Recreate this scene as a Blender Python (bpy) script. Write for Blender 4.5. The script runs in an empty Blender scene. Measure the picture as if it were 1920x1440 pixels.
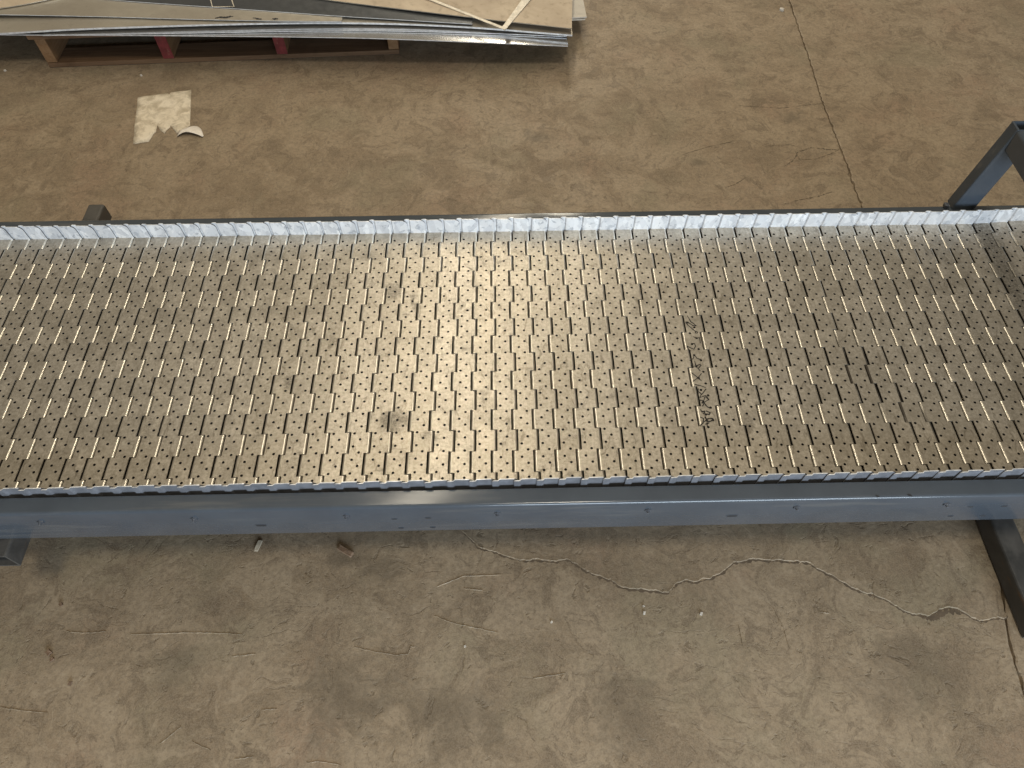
import bpy, bmesh, math, random
from mathutils import Vector, Matrix, noise
from mathutils.geometry import delaunay_2d_cdt
random.seed(7)
S = bpy.context.scene
COL = S.collection

# ------------------------------------------------------------------ camera
cam_d = bpy.data.cameras.new('camera'); cam = bpy.data.objects.new('camera', cam_d); COL.objects.link(cam)
RT = Vector((0.9998144, -0.01879706, -0.00422322)); UP = Vector((0.01802434, 0.83523153, 0.54960296)); FW = Vector((0.00680355, 0.54957707, -0.83541532))
m = Matrix((RT, UP, -FW)).transposed().to_4x4(); m.translation = Vector((0.8639163, -0.8397424, 1.1321782)); cam.matrix_world = m
cam_d.sensor_fit = 'HORIZONTAL'; cam_d.sensor_width = 36.0; cam_d.lens = 1331.0 / 1920 * 36
cam_d.clip_start = 0.01; cam_d.clip_end = 100
S.camera = cam
# ------------------------------------------------------------------ room light
w = bpy.data.worlds.new('World'); S.world = w; w.use_nodes = True
bg = w.node_tree.nodes['Background']; bg.inputs[0].default_value = (1.0, 0.86, 0.64, 1); bg.inputs[1].default_value = 0.16
def area(name, loc, target, sx, sy, power, color, roll=0.0):
    d = bpy.data.lights.new(name, 'AREA'); d.shape = 'RECTANGLE'; d.size = sx; d.size_y = sy; d.energy = power; d.color = color
    o = bpy.data.objects.new(name, d); COL.objects.link(o)
    o.location = loc
    o.rotation_euler = (Vector(target) - Vector(loc)).to_track_quat('-Z', 'Y').to_euler()
    if roll: o.rotation_euler.rotate_axis('Z', roll)
    return o
FLOOR = -0.33
strip = area('overhead_strip_light', (0.80, 4.2, 3.3), (0.80, 4.2, 0), 0.26, 8.0, 92, (1.0, 0.89, 0.70))
strip.rotation_euler = (0, 0, math.radians(-9.0))
area('daylight_door', (2.5, -5.2, 1.2), (0.9, 0.3, 0.0), 3.6, 2.2, 385, (0.74, 0.87, 1.0))
area('roof_bounce', (0.9, 0.0, 4.6), (0.9, 0.0, 0), 7.0, 7.0, 44, (1.0, 0.88, 0.70))
area('second_strip_light', (1.45, 7.0, 3.3), (1.45, 7.0, 0), 0.2, 4.6, 90, (1.0, 0.90, 0.72))
area('high_bay_lamp', (1.45, -2.0, 6.5), (1.45, -0.3, 0), 0.8, 0.8, 130, (1.0, 0.90, 0.72))
S.view_settings.view_transform = 'Standard'; S.view_settings.look = 'None'; S.view_settings.exposure = 0.0; S.view_settings.gamma = 1.0
S.view_settings.use_curve_mapping = False

# ------------------------------------------------------------------ material helpers
class NT:
    def __init__(s, name):
        s.m = bpy.data.materials.new(name); s.m.use_nodes = True; s.t = s.m.node_tree; s.n = s.t.nodes; s.b = s.n['Principled BSDF']
    def node(s, typ, **kw):
        x = s.n.new(typ)
        for k, v in kw.items(): setattr(x, k, v)
        return x
    def put(s, sock, v):
        if isinstance(v, bpy.types.NodeSocket): s.t.links.new(v, sock)
        elif v is not None:
            if sock.type == 'RGBA' and len(v) == 3: v = (*v, 1)
            sock.default_value = v
    def pos(s):
        return s.node('ShaderNodeNewGeometry').outputs['Position']
    def obj(s):
        return s.node('ShaderNodeTexCoord').outputs['Object']
    def rnd(s):
        return s.node('ShaderNodeObjectInfo').outputs['Random']
    def map(s, v, scale=(1, 1, 1), rot=(0, 0, 0), loc=(0, 0, 0)):
        x = s.node('ShaderNodeMapping'); s.put(x.inputs[0], v); x.inputs['Location'].default_value = loc; x.inputs['Rotation'].default_value = rot; x.inputs['Scale'].default_value = scale
        return x.outputs[0]
    def noise(s, v, scale, detail=4, rough=0.55, dist=0.0, col=False):
        x = s.node('ShaderNodeTexNoise'); s.put(x.inputs['Vector'], v); x.inputs['Scale'].default_value = scale; x.inputs['Detail'].default_value = detail
        x.inputs['Roughness'].default_value = rough; x.inputs['Distortion'].default_value = dist
        return x.outputs['Color' if col else 'Fac']
    def voro(s, v, scale, feature='F1', out='Distance'):
        x = s.node('ShaderNodeTexVoronoi', feature=feature); s.put(x.inputs['Vector'], v); x.inputs['Scale'].default_value = scale
        return x.outputs[out]
    def ramp(s, f, a, b, lo=0.0, hi=1.0):
        x = s.node('ShaderNodeMapRange'); x.interpolation_type = 'SMOOTHSTEP'
        s.put(x.inputs[0], f); x.inputs[1].default_value = a; x.inputs[2].default_value = b; x.inputs[3].default_value = lo; x.inputs[4].default_value = hi
        return x.outputs[0]
    def math(s, op, a, b=None, c=None):
        x = s.node('ShaderNodeMath', operation=op); s.put(x.inputs[0], a)
        if b is not None: s.put(x.inputs[1], b)
        if c is not None: s.put(x.inputs[2], c)
        return x.outputs[0]
    def vmath(s, op, a, b):
        x = s.node('ShaderNodeVectorMath', operation=op); s.put(x.inputs[0], a); s.put(x.inputs[1], b); return x.outputs[0]
    def mix(s, f, a, b, mode='MIX'):
        x = s.node('ShaderNodeMix', data_type='RGBA', blend_type=mode); s.put(x.inputs[0], f); s.put(x.inputs[6], a); s.put(x.inputs[7], b); return x.outputs[2]
    def scale_v(s, v, k):
        x = s.node('ShaderNodeVectorMath', operation='SCALE'); s.put(x.inputs[0], v); s.put(x.inputs['Scale'], k); return x.outputs[0]
    def spots(s, p, lst, warp):
        """sum of soft elliptical stain and shade masks (x, y, rx, ry) broken up by noise"""
        tot = None
        for (x, y, rx, ry, st) in lst:
            d = s.vmath('SUBTRACT', p, (x, y, 0)); d = s.vmath('MULTIPLY', d, (1 / rx, 1 / ry, 0))
            l = s.node('ShaderNodeVectorMath', operation='LENGTH'); s.put(l.inputs[0], d)
            e = s.math('ADD', l.outputs['Value'], warp)
            k = s.ramp(e, 1.25, 0.25, 0.0, st)
            tot = k if tot is None else s.math('MAXIMUM', tot, k)
        return tot
    def bump(s, h, strength, dist, nrm=None):
        x = s.node('ShaderNodeBump'); x.inputs['Strength'].default_value = strength; x.inputs['Distance'].default_value = dist; s.put(x.inputs['Height'], h)
        if nrm is not None: s.put(x.inputs['Normal'], nrm)
        return x.outputs[0]
    def out(s, col=None, rough=None, metal=None, nrm=None, spec=None):
        b = s.b
        if col is not None: s.put(b.inputs['Base Color'], col)
        if rough is not None: s.put(b.inputs['Roughness'], rough)
        if metal is not None: s.put(b.inputs['Metallic'], metal)
        if nrm is not None: s.put(b.inputs['Normal'], nrm)
        if spec is not None: s.put(b.inputs['Specular IOR Level'], spec)
        return s.m

def mat_concrete():
    t = NT('concrete'); p = t.pos()
    wv = t.noise(p, 6, 3, 0.5, 0, True); wv = t.vmath('SUBTRACT', wv, (0.5, 0.5, 0.5))
    pw = t.vmath('ADD', p, t.scale_v(wv, 0.16))
    big = t.noise(p, 1.7, 6, 0.6); mid = t.noise(pw, 8, 8, 0.65, 0.6); fine = t.noise(p, 120, 4, 0.6); grain = t.noise(p, 420, 2, 0.5)
    c = t.mix(t.ramp(big, 0.34, 0.66), (0.228, 0.182, 0.124), (0.285, 0.233, 0.165))
    c = t.mix(t.ramp(mid, 0.46, 0.58, 0, 0.55), c, (0.34, 0.285, 0.208))
    c = t.mix(t.ramp(mid, 0.48, 0.38, 0, 0.55), c, (0.175, 0.138, 0.095))
    # greenish / reddish patches
    hue = t.noise(t.vmath('ADD', p, (13, 7, 0)), 3.6, 5, 0.6)
    c = t.mix(t.ramp(hue, 0.52, 0.66, 0, 0.5), c, (0.215, 0.198, 0.136))
    c = t.mix(t.ramp(hue, 0.46, 0.32, 0, 0.5), c, (0.285, 0.205, 0.145))
    # trowel strokes: stretched noise in two swept directions
    s1 = t.noise(t.map(pw, (46, 12, 1), (0, 0, 0.5)), 1.0, 6, 0.65, 0.9)
    s2 = t.noise(t.map(pw, (12, 58, 1), (0, 0, -0.35)), 1.0, 6, 0.68, 1.0)
    zone = t.ramp(t.noise(t.vmath('ADD', p, (3, 31, 0)), 4.0, 3), 0.42, 0.58)
    st1 = t.ramp(s1, 0.56, 0.68, 0, 1); st2 = t.ramp(s2, 0.57, 0.69, 0, 1)
    stroke = t.math('MAXIMUM', t.math('MULTIPLY', st1, zone), t.math('MULTIPLY', st2, t.math('SUBTRACT', 1.0, zone)))
    c = t.mix(t.math('MULTIPLY', stroke, 0.5), c, (0.120, 0.094, 0.066))
    lt1 = t.math('MULTIPLY', t.ramp(s1, 0.42, 0.30, 0, 1), t.ramp(s2, 0.46, 0.36, 0, 1))
    c = t.mix(t.math('MULTIPLY', lt1, 0.5), c, (0.40, 0.345, 0.26))
    blot = t.noise(t.vmath('ADD', pw, (21, 4, 0)), 19, 7, 0.72, 0.7)
    c = t.mix(t.ramp(blot, 0.535, 0.60, 0, 0.62), c, (0.135, 0.105, 0.072))
    c = t.mix(t.ramp(blot, 0.45, 0.36, 0, 0.45), c, (0.37, 0.315, 0.235))
    sc = t.noise(t.map(pw, (9, 150, 1), (0, 0, 0.9)), 1.0, 4, 0.6, 0.4)
    c = t.mix(t.ramp(sc, 0.66, 0.74, 0, 0.6), c, (0.105, 0.082, 0.058))
    sc = t.noise(t.map(pw, (160, 10, 1), (0, 0, 0.25), (7, 3, 0)), 1.0, 4, 0.6, 0.4)
    c = t.mix(t.ramp(sc, 0.68, 0.76, 0, 0.55), c, (0.43, 0.37, 0.285))
    # pits and dark specks
    pit = t.ramp(t.noise(pw, 46, 4, 0.65, 0.4), 0.60, 0.70)
    c = t.mix(t.math('MULTIPLY', pit, 0.55), c, (0.095, 0.076, 0.052))
    lite = t.ramp(t.noise(t.vmath('ADD', pw, (5, 5, 5)), 60, 4, 0.75), 0.60, 0.74)
    c = t.mix(t.math('MULTIPLY', lite, 0.45), c, (0.42, 0.365, 0.28))
    c = t.mix(t.ramp(fine, 0.40, 0.62, 0.0, 0.4), c, (0.13, 0.108, 0.078))
    c = t.mix(t.ramp(grain, 0.35, 0.65, 0.0, 0.3), c, (0.36, 0.31, 0.24))
    sp = t.spots(p, [(1.808, 1.139, .055, .05, .5), (0.972, 1.062, .05, .03, .55), (0.945, 1.085, .02, .03, .5), (0.536, -0.59, .09, .08, .42), (0.751, -0.63, .10, .08, .42), (1.06, -0.60, .07, .09, .35), (0.21, -0.52, .05, .05, .35), (1.626, -0.573, .10, .08, .28), (1.47, 0.93, .03, .02, .5), (0.53, -0.315, .06, .02, .45), (0.60, -0.34, .05, .03, .35)],
                 t.math('ADD', t.math('MULTIPLY_ADD', mid, 2.6, -1.3), t.math('MULTIPLY_ADD', blot, 2.4, -1.2)))
    c = t.mix(sp, c, (0.085, 0.074, 0.056))
    c = t.mix(1.0, c, (1.04, 0.985, 0.945), 'MULTIPLY')
    h = t.math('ADD', t.math('MULTIPLY', mid, 0.5), t.math('MULTIPLY', stroke, -0.16))
    h = t.math('ADD', h, t.math('MULTIPLY', s2, 0.10))
    h = t.math('ADD', h, t.math('MULTIPLY', s1, 0.10))
    h = t.math('ADD', h, t.math('MULTIPLY', fine, 0.16)); h = t.math('ADD', h, t.math('MULTIPLY', pit, -0.3))
    h = t.math('ADD', h, t.math('MULTIPLY', grain, 0.05))
    return t.out(c, t.ramp(mid, 0.3, 0.7, 0.62, 0.5), 0.0, t.bump(h, 0.45, 0.006), 0.3)

def mat_belt():
    t = NT('belt_steel'); p = t.pos()
    big = t.noise(p, 5, 6, 0.65); mid = t.noise(p, 26, 6, 0.65, 0.5); fine = t.noise(p, 160, 4, 0.6)
    scr = t.noise(t.map(p, (900, 26, 1)), 1.0, 3, 0.6); scr2 = t.noise(t.map(p, (30, 700, 1), (0, 0, 0.2)), 1.0, 3, 0.6)
    r = t.rnd()
    c = t.mix(t.ramp(big, 0.3, 0.7), (0.47, 0.43, 0.365), (0.58, 0.535, 0.465))
    c = t.mix(t.ramp(mid, 0.35, 0.68, 0, 0.5), c, (0.66, 0.61, 0.53))
    c = t.mix(t.ramp(r, 0, 1, 0, 0.22), c, (0.38, 0.335, 0.26))
    warp = t.math('ADD', t.math('MULTIPLY_ADD', mid, 2.4, -1.25), t.math('MULTIPLY_ADD', t.noise(p, 110, 4, 0.7, 0.8), 2.4, -1.25))
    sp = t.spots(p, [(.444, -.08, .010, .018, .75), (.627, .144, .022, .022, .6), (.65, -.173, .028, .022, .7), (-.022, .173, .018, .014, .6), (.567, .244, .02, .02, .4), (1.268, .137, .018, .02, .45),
                     (1.523, -.072, .035, .05, .55), (1.575, -.10, .04, .06, .5), (1.308, -.192, .012, .02, .7), (1.586, .038, .018, .018, .55), (.204, -.175, .012, .055, .6), (.23, -.05, .01, .05, .5), (-.05, .258, .03, .02, .5), (1.656, -.25, .05, .04, .5), (1.70, .05, .06, .10, .35), (1.235, -.1, .02, .1, .22), (1.2, .1, .05, .08, .15), (-.05, 0, .40, .32, .30), (.25, -.2, .12, .12, .25), (1.62, -.1, .22, .2, .34), (1.45, .2, .2, .12, .25), (1.925, .1, .028, .5, .85), (1.935, .1, .05, .5, .4), (2.02, .15, .11, .4, .42)], warp)  # the last spots paint shade into the belt by the hoop
    smudge = t.ramp(t.noise(t.vmath('ADD', p, (4, 12, 4)), 26, 7, 0.78, 0.7), 0.54, 0.70, 0, 0.55)
    sp = t.math('MULTIPLY', sp, t.ramp(t.noise(p, 240, 4, 0.7), 0.40, 0.60, 0.42, 1.0))
    speck = t.ramp(t.noise(t.vmath('ADD', p, (2, 9, 4)), 190, 4, 0.7), 0.60, 0.72, 0, 0.6)
    dirt = t.math('MAXIMUM', t.math('MAXIMUM', sp, smudge), speck)  # besides real dirt this carries the painted shade by the hoop
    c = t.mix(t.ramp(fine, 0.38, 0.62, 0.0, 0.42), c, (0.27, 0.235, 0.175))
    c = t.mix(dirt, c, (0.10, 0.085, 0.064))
    blot = t.ramp(t.noise(t.map(p, (1, .45, 1), (0, 0, 0), (4, 4, 0)), 70, 5, 0.7, 1.2), 0.55, 0.68, 0, 0.62)
    c = t.mix(blot, c, (0.17, 0.145, 0.11))
    c = t.mix(t.ramp(scr, 0.60, 0.72, 0, 0.5), c, (0.22, 0.185, 0.135))
    c = t.mix(t.ramp(scr2, 0.66, 0.76, 0, 0.5), c, (0.22, 0.185, 0.135))
    ro = t.math('ADD', t.ramp(mid, 0.3, 0.7, 0.33, 0.46), t.math('MULTIPLY', dirt, 0.25))
    me = t.math('SUBTRACT', 0.80, t.math('MULTIPLY', dirt, 0.5))
    h = t.math('ADD', t.math('MULTIPLY', fine, 0.3), t.math('MULTIPLY', mid, 0.8)); h = t.math('ADD', h, t.math('MULTIPLY', scr, 0.25)); h = t.math('ADD', h, t.math('MULTIPLY', scr2, 0.2))
    return t.out(c, ro, me, t.bump(h, 0.25, 0.0015))

def mat_knuckle():
    t = NT('polished_steel'); p = t.pos()
    n = t.noise(p, 60, 4, 0.6)
    c = t.mix(t.ramp(n, 0.35, 0.7), (0.70, 0.655, 0.57), (0.82, 0.78, 0.69))
    sp = t.spots(p, [(1.524, -.07, .016, .09, .97), (1.562, -.09, .016, .10, .97), (1.60, -.16, .016, .07, .95), (1.638, -.2, .016, .05, .8), (1.30, .05, .012, .04, .6), (1.925, .1, .03, .5, .8)], t.math('MULTIPLY_ADD', n, 0.6, -0.3))  # last spot paints the hoop's shade across the knuckles
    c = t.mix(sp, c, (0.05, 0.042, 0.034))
    return t.out(c, t.math('ADD', t.ramp(n, 0.3, 0.7, 0.28, 0.42), t.math('MULTIPLY', sp, 0.3)), 0.95)

def mat_galv():
    t = NT('galvanised_steel'); p = t.pos(); r = t.rnd()
    q = t.vmath('ADD', p, t.scale_v(t.noise(p, 40, 2, 0.5, 0, True), 0.012))
    v = t.voro(t.map(q, (1.0, 1, 0.55)), 95, 'F1', 'Color'); sep = t.node('ShaderNodeSeparateColor'); t.put(sep.inputs[0], v)
    n = t.noise(p, 70, 4, 0.6, 0.6)
    c = t.mix(sep.outputs[0], (0.66, 0.675, 0.70), (0.92, 0.925, 0.93))
    c = t.mix(t.ramp(n, 0.54, 0.68, 0, 0.75), c, (0.36, 0.385, 0.42))
    c = t.mix(t.math('MULTIPLY', r, 0.25), c, (0.5, 0.53, 0.58))
    return t.out(c, t.ramp(sep.outputs[1], 0, 1, 0.34, 0.55), 0.35, t.bump(n, 0.2, 0.001))

def mat_paint(name, c0, c1, rough=0.3):
    t = NT(name); p = t.pos()
    n = t.noise(p, 9, 5, 0.6); peel = t.noise(p, 260, 2, 0.5); dust = t.noise(t.map(p, (3, 30, 30)), 1.0, 5, 0.65)
    c = t.mix(t.ramp(n, 0.3, 0.7), c0, c1)
    c = t.mix(t.ramp(dust, 0.55, 0.75, 0, 0.16), c, (0.30, 0.27, 0.22))
    return t.out(c, t.math('ADD', rough, t.ramp(dust, 0.45, 0.75, 0.0, 0.12)), 0.0, t.bump(peel, 0.03, 0.0004), 0.5)

def mat_rust():
    t = NT('dark_mill_steel'); p = t.pos()
    n = t.noise(p, 12, 6, 0.65, 0.5); f = t.noise(t.map(p, (60, 8, 60)), 1.0, 5, 0.65)
    c = t.mix(t.ramp(n, 0.35, 0.65), (0.055, 0.054, 0.052), (0.095, 0.090, 0.084))
    c = t.mix(t.ramp(f, 0.60, 0.72, 0, 0.8), c, (0.16, 0.085, 0.04))
    c = t.mix(t.ramp(f, 0.40, 0.28, 0, 0.5), c, (0.11, 0.105, 0.10))
    return t.out(c, t.ramp(n, 0.3, 0.7, 0.38, 0.62), 0.15, t.bump(f, 0.2, 0.001))

def mat_sheet(name, a, b, rough, metal, scale=4, dirt=0.35):
    t = NT(name); p = t.pos()
    n = t.noise(p, scale, 6, 0.65, 0.4); f = t.noise(p, 40, 5, 0.65); l = None
    c = t.mix(t.ramp(n, 0.3, 0.7), a, b)
    if dirt < .2: return t.out(c, t.ramp(n, 0.3, 0.7, rough, rough + .06), metal)
    c = t.mix(t.ramp(f, 0.52, 0.72, 0, dirt), c, tuple(x * 0.6 for x in a))
    return t.out(c, t.math('ADD', rough, t.ramp(f, 0.4, 0.7, 0.0, 0.15)), metal)

def mat_wood(name, a, b, grain_axis='x'):
    t = NT(name); p = t.pos()
    sc = (3, 60, 60) if grain_axis == 'x' else (60, 3, 60)
    g = t.noise(t.map(p, sc), 1, 6, 0.65, 1.0); n = t.noise(p, 9, 5, 0.6)
    c = t.mix(t.ramp(g, 0.3, 0.7), a, b); c = t.mix(t.ramp(n, 0.5, 0.75, 0, 0.5), c, tuple(x * 0.45 for x in a))
    return t.out(c, 0.8, 0.0, t.bump(g, 0.4, 0.002), 0.25)

def mat_red():
    t = NT('worn_red_paint'); p = t.pos()
    g = t.noise(t.map(p, (80, 20, 20)), 1, 5, 0.7); n = t.noise(p, 40, 5, 0.65)
    c = t.mix(t.ramp(n, 0.3, 0.7), (0.20, 0.036, 0.036), (0.12, 0.024, 0.022)); c = t.mix(t.ramp(g, 0.58, 0.70, 0, 0.7), c, (0.30, 0.20, 0.13))
    return t.out(c, 0.7, 0.0, t.bump(g, 0.3, 0.001), 0.3)

def mat_paper(name, a, b):
    t = NT(name); p = t.pos()
    n = t.noise(p, 30, 6, 0.65, 0.6); f = t.noise(p, 110, 4, 0.6)
    c = t.mix(t.ramp(n, 0.34, 0.62), b, a); c = t.mix(t.ramp(f, 0.6, 0.78, 0, 0.4), c, tuple(x * 0.5 for x in b))
    return t.out(c, 0.85, 0.0, t.bump(n, 0.5, 0.004), 0.2)

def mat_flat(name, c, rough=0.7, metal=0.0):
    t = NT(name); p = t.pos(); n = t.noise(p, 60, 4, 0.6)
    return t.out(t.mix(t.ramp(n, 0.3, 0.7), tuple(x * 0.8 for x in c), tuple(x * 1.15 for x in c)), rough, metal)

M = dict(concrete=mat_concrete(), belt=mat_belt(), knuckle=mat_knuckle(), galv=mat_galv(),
         paint=mat_paint('blue_grey_paint', (0.055, 0.066, 0.081), (0.066, 0.079, 0.096), 0.14), rust=mat_rust(),
         wood=mat_wood('pallet_wood', (0.12, 0.068, 0.038), (0.18, 0.112, 0.064)), woody=mat_wood('stringer_wood', (0.19, 0.105, 0.05), (0.26, 0.16, 0.085), 'y'), red=mat_red(),
         paper=mat_paper('dirty_paper', (0.76, 0.68, 0.55), (0.50, 0.43, 0.325)), white_paper=mat_paper('clean_paper', (0.85, 0.80, 0.74), (0.74, 0.69, 0.63)),
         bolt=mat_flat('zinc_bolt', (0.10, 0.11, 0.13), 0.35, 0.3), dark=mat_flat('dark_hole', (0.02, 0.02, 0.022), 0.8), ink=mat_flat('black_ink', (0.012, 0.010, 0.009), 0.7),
         dirtshade_crack=mat_flat('crack_dirt_shade', (0.112, 0.083, 0.055), 0.9), faintcrack=mat_flat('faint_crack', (0.125, 0.098, 0.068), 0.9), lightcrack=mat_flat('chipped_concrete', (0.42, 0.37, 0.29), 0.9), palewood=mat_flat('pale_wood', (0.44, 0.38, 0.29), 0.8), brownwood=mat_flat('brown_wood', (0.17, 0.11, 0.07), 0.8), white=mat_flat('white_plaster', (0.60, 0.56, 0.50), 0.8),
         steel=mat_sheet('bright_steel_sheet', (0.62, 0.62, 0.63), (0.72, 0.72, 0.72), 0.16, 0.9, 3, 0.12), dull=mat_sheet('dull_steel_sheet', (0.48, 0.43, 0.355), (0.58, 0.53, 0.44), 0.34, 0.6),
         slate=mat_sheet('dark_steel_sheet', (0.085, 0.092, 0.10), (0.12, 0.125, 0.13), 0.34, 0.6), tan=mat_sheet('tan_coated_sheet', (0.43, 0.345, 0.25), (0.56, 0.465, 0.345), 0.6, 0.0, 7, 0.45),
         pale=mat_sheet('pale_board', (0.50, 0.46, 0.40), (0.58, 0.54, 0.47), 0.7, 0.0), edge_steel=mat_flat('sheared_steel_edge', (0.78, 0.80, 0.83), 0.4, 0.3), shade_galv=mat_flat('shade_toned_galvanised', (0.20, 0.205, 0.225), 0.5, 0.3), dark_edge=mat_flat('dark_steel_edge', (0.06, 0.062, 0.07), 0.6), strap=mat_flat('cream_strap', (0.72, 0.65, 0.53), 0.45))

# ------------------------------------------------------------------ object helpers
def link_mesh(name, me, mat, parent=None, loc=None):
    o = bpy.data.objects.new(name, me); COL.objects.link(o)
    for x in (mat if isinstance(mat, (list, tuple)) else [mat]):
        if x is not None: me.materials.append(x)
    if parent is not None: o.parent = parent
    if loc is not None: o.location = loc
    return o
def split_sharp(bm):
    """give hard edges vertices of their own so that smooth faces keep clean normals"""
    es = [e for e in bm.edges if len(e.link_faces) > 1 and any(f.smooth for f in e.link_faces) and (not e.smooth or any(not f.smooth for f in e.link_faces) or e.calc_face_angle(0) > 0.7)]
    if es: bmesh.ops.split_edges(bm, edges=es)
def from_bm(name, bm, mat, parent=None, loc=None, smooth=False):
    if not smooth: split_sharp(bm)
    me = bpy.data.meshes.new(name); bm.normal_update(); bm.to_mesh(me); bm.free()
    if smooth: me.polygons.foreach_set('use_smooth', [True] * len(me.polygons))
    return link_mesh(name, me, mat, parent, loc)
def thing(name, label, cat, loc=(0, 0, 0), group=None):
    o = bpy.data.objects.new(name, None); COL.objects.link(o); o.location = loc; o.empty_display_size = 0.05
    return tag(o, label, cat, group)
def tag(o, label, cat, group=None):
    o['label'] = label; o['category'] = cat
    if group: o['group'] = group
    return o
def bm_box(bm, x0, x1, y0, y1, z0, z1, bev=0.0, skew=None, segs=2):
    r = bmesh.ops.create_cube(bm, size=1.0); vs = r['verts']
    for v in vs:
        v.co = Vector((x0 + (v.co.x + .5) * (x1 - x0), y0 + (v.co.y + .5) * (y1 - y0), z0 + (v.co.z + .5) * (z1 - z0)))
        if skew: v.co = skew(v.co)
    if bev:
        es = list({e for v in vs for e in v.link_edges})
        bmesh.ops.bevel(bm, geom=es, offset=bev, segments=segs, affect='EDGES', profile=0.5)
def box(name, x0, x1, y0, y1, z0, z1, mat, parent=None, bev=0.0, skew=None):
    bm = bmesh.new(); bm_box(bm, x0, x1, y0, y1, z0, z1, bev, skew); return from_bm(name, bm, mat, parent)
def tube_y(bm, x0, x1, y0, y1, z0, z1, t):
    """open square tube along Y, with wall thickness"""
    def ring(y, d): return [bm.verts.new((x0 + d, y, z0 + d)), bm.verts.new((x1 - d, y, z0 + d)), bm.verts.new((x1 - d, y, z1 - d)), bm.verts.new((x0 + d, y, z1 - d))]
    A, B, a, b = ring(y0, 0), ring(y1, 0), ring(y0, t), ring(y1, t)
    for i in range(4):
        j = (i + 1) % 4
        bm.faces.new((A[i], A[j], B[j], B[i])); bm.faces.new((a[j], a[i], b[i], b[j]))
        bm.faces.new((A[j], A[i], a[i], a[j])); bm.faces.new((B[i], B[j], b[j], b[i]))
    bmesh.ops.recalc_face_normals(bm, faces=bm.faces[:])
    es = [e for e in bm.edges if e.calc_length() > 0.9 * abs(y1 - y0) and all(v in A + B for v in e.verts)]
    bmesh.ops.bevel(bm, geom=es, offset=0.005, segments=3, affect='EDGES', profile=0.5)
def ribbon(pts, z, width, jit=0.3, taper=True, h=0.0, sub=6):
    """thin hand-width ribbon following a polyline; h gives it a low ridge"""
    P = []
    n = len(pts)
    for i in range(n - 1):
        a, b = Vector(pts[i]), Vector(pts[i + 1])
        for k in range(sub): P.append(a.lerp(b, k / sub))
    P.append(Vector(pts[-1]))
    bm = bmesh.new(); prev = None
    for i, p in enumerate(P):
        d = (P[min(i + 1, len(P) - 1)] - P[max(i - 1, 0)]).normalized() if len(P) > 1 else Vector((1, 0)); nrm = Vector((-d.y, d.x))
        wd = width * (1 + random.uniform(-jit, jit)) * 0.5
        if taper: wd *= min(1.0, 0.35 + 3.0 * min(i, len(P) - 1 - i) / len(P))
        j = nrm * random.uniform(-jit, jit) * width * 0.35
        a = p + j + nrm * wd; b = p + j - nrm * wd; c = p + j
        cur = [bm.verts.new((a.x, a.y, z)), bm.verts.new((c.x, c.y, z + h)), bm.verts.new((b.x, b.y, z))]
        if prev:
            bm.faces.new((prev[0], prev[1], cur[1], cur[0])); bm.faces.new((prev[1], prev[2], cur[2], cur[1]))
        prev = cur
    bmesh.ops.recalc_face_normals(bm, faces=bm.faces[:])
    if bm.faces and bm.faces[:][0].normal.z < 0: bmesh.ops.reverse_faces(bm, faces=bm.faces[:])
    return bm

# ------------------------------------------------------------------ floor
JOINT = [(2.05, 9.0), (1.973, 1.969), (1.967, 1.853), (1.955, 1.636), (1.95, 1.512), (1.941, 1.372), (1.931, 1.241), (1.93, 1.184), (1.929, 1.114), (1.926, 1.008), (1.925, 0.977), (1.925, 0.902), (1.921, 0.858), (1.919, 0.822), (1.917, 0.73), (1.889, -0.10), (1.883, -0.38), (1.866, -0.455), (1.859, -0.472), (1.851, -0.513), (1.847, -0.548), (1.84, -0.644), (1.80, -6.0)]
def joint_x(y):
    for (xa, ya), (xb, yb) in zip(JOINT, JOINT[1:]):
        if yb <= y <= ya: return xb + (xa - xb) * (y - yb) / (ya - yb)
    return JOINT[-1][0]
def build_floor():
    bm = bmesh.new(); rows = []
    ys = [-6 + i * 0.5 for i in range(10)] + [-1.2 + i * 0.012 for i in range(300)] + [2.45 + i * 0.5 for i in range(14)]
    for y in ys:
        x = joint_x(y) + random.uniform(-.0018, .0018); w0 = 0.0016 + 0.0022 * random.random() ** 2
        if random.random() < 0.03: w0 += 0.003
        rows.append([bm.verts.new(c) for c in ((-8, y, FLOOR), (x - w0 - .004, y, FLOOR), (x - w0, y, FLOOR - .0012), (x - w0 * .5, y, FLOOR - .008), (x + w0 * .5, y, FLOOR - .008), (x + w0, y, FLOOR - .0012), (x + w0 + .004, y, FLOOR), (9, y, FLOOR))])
    for a, b in zip(rows, rows[1:]):
        for i in range(7): bm.faces.new((a[i], a[i + 1], b[i + 1], b[i]))
    o = from_bm('floor', bm, M['concrete']); o['kind'] = 'structure'; return o
floor = build_floor()
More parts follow.
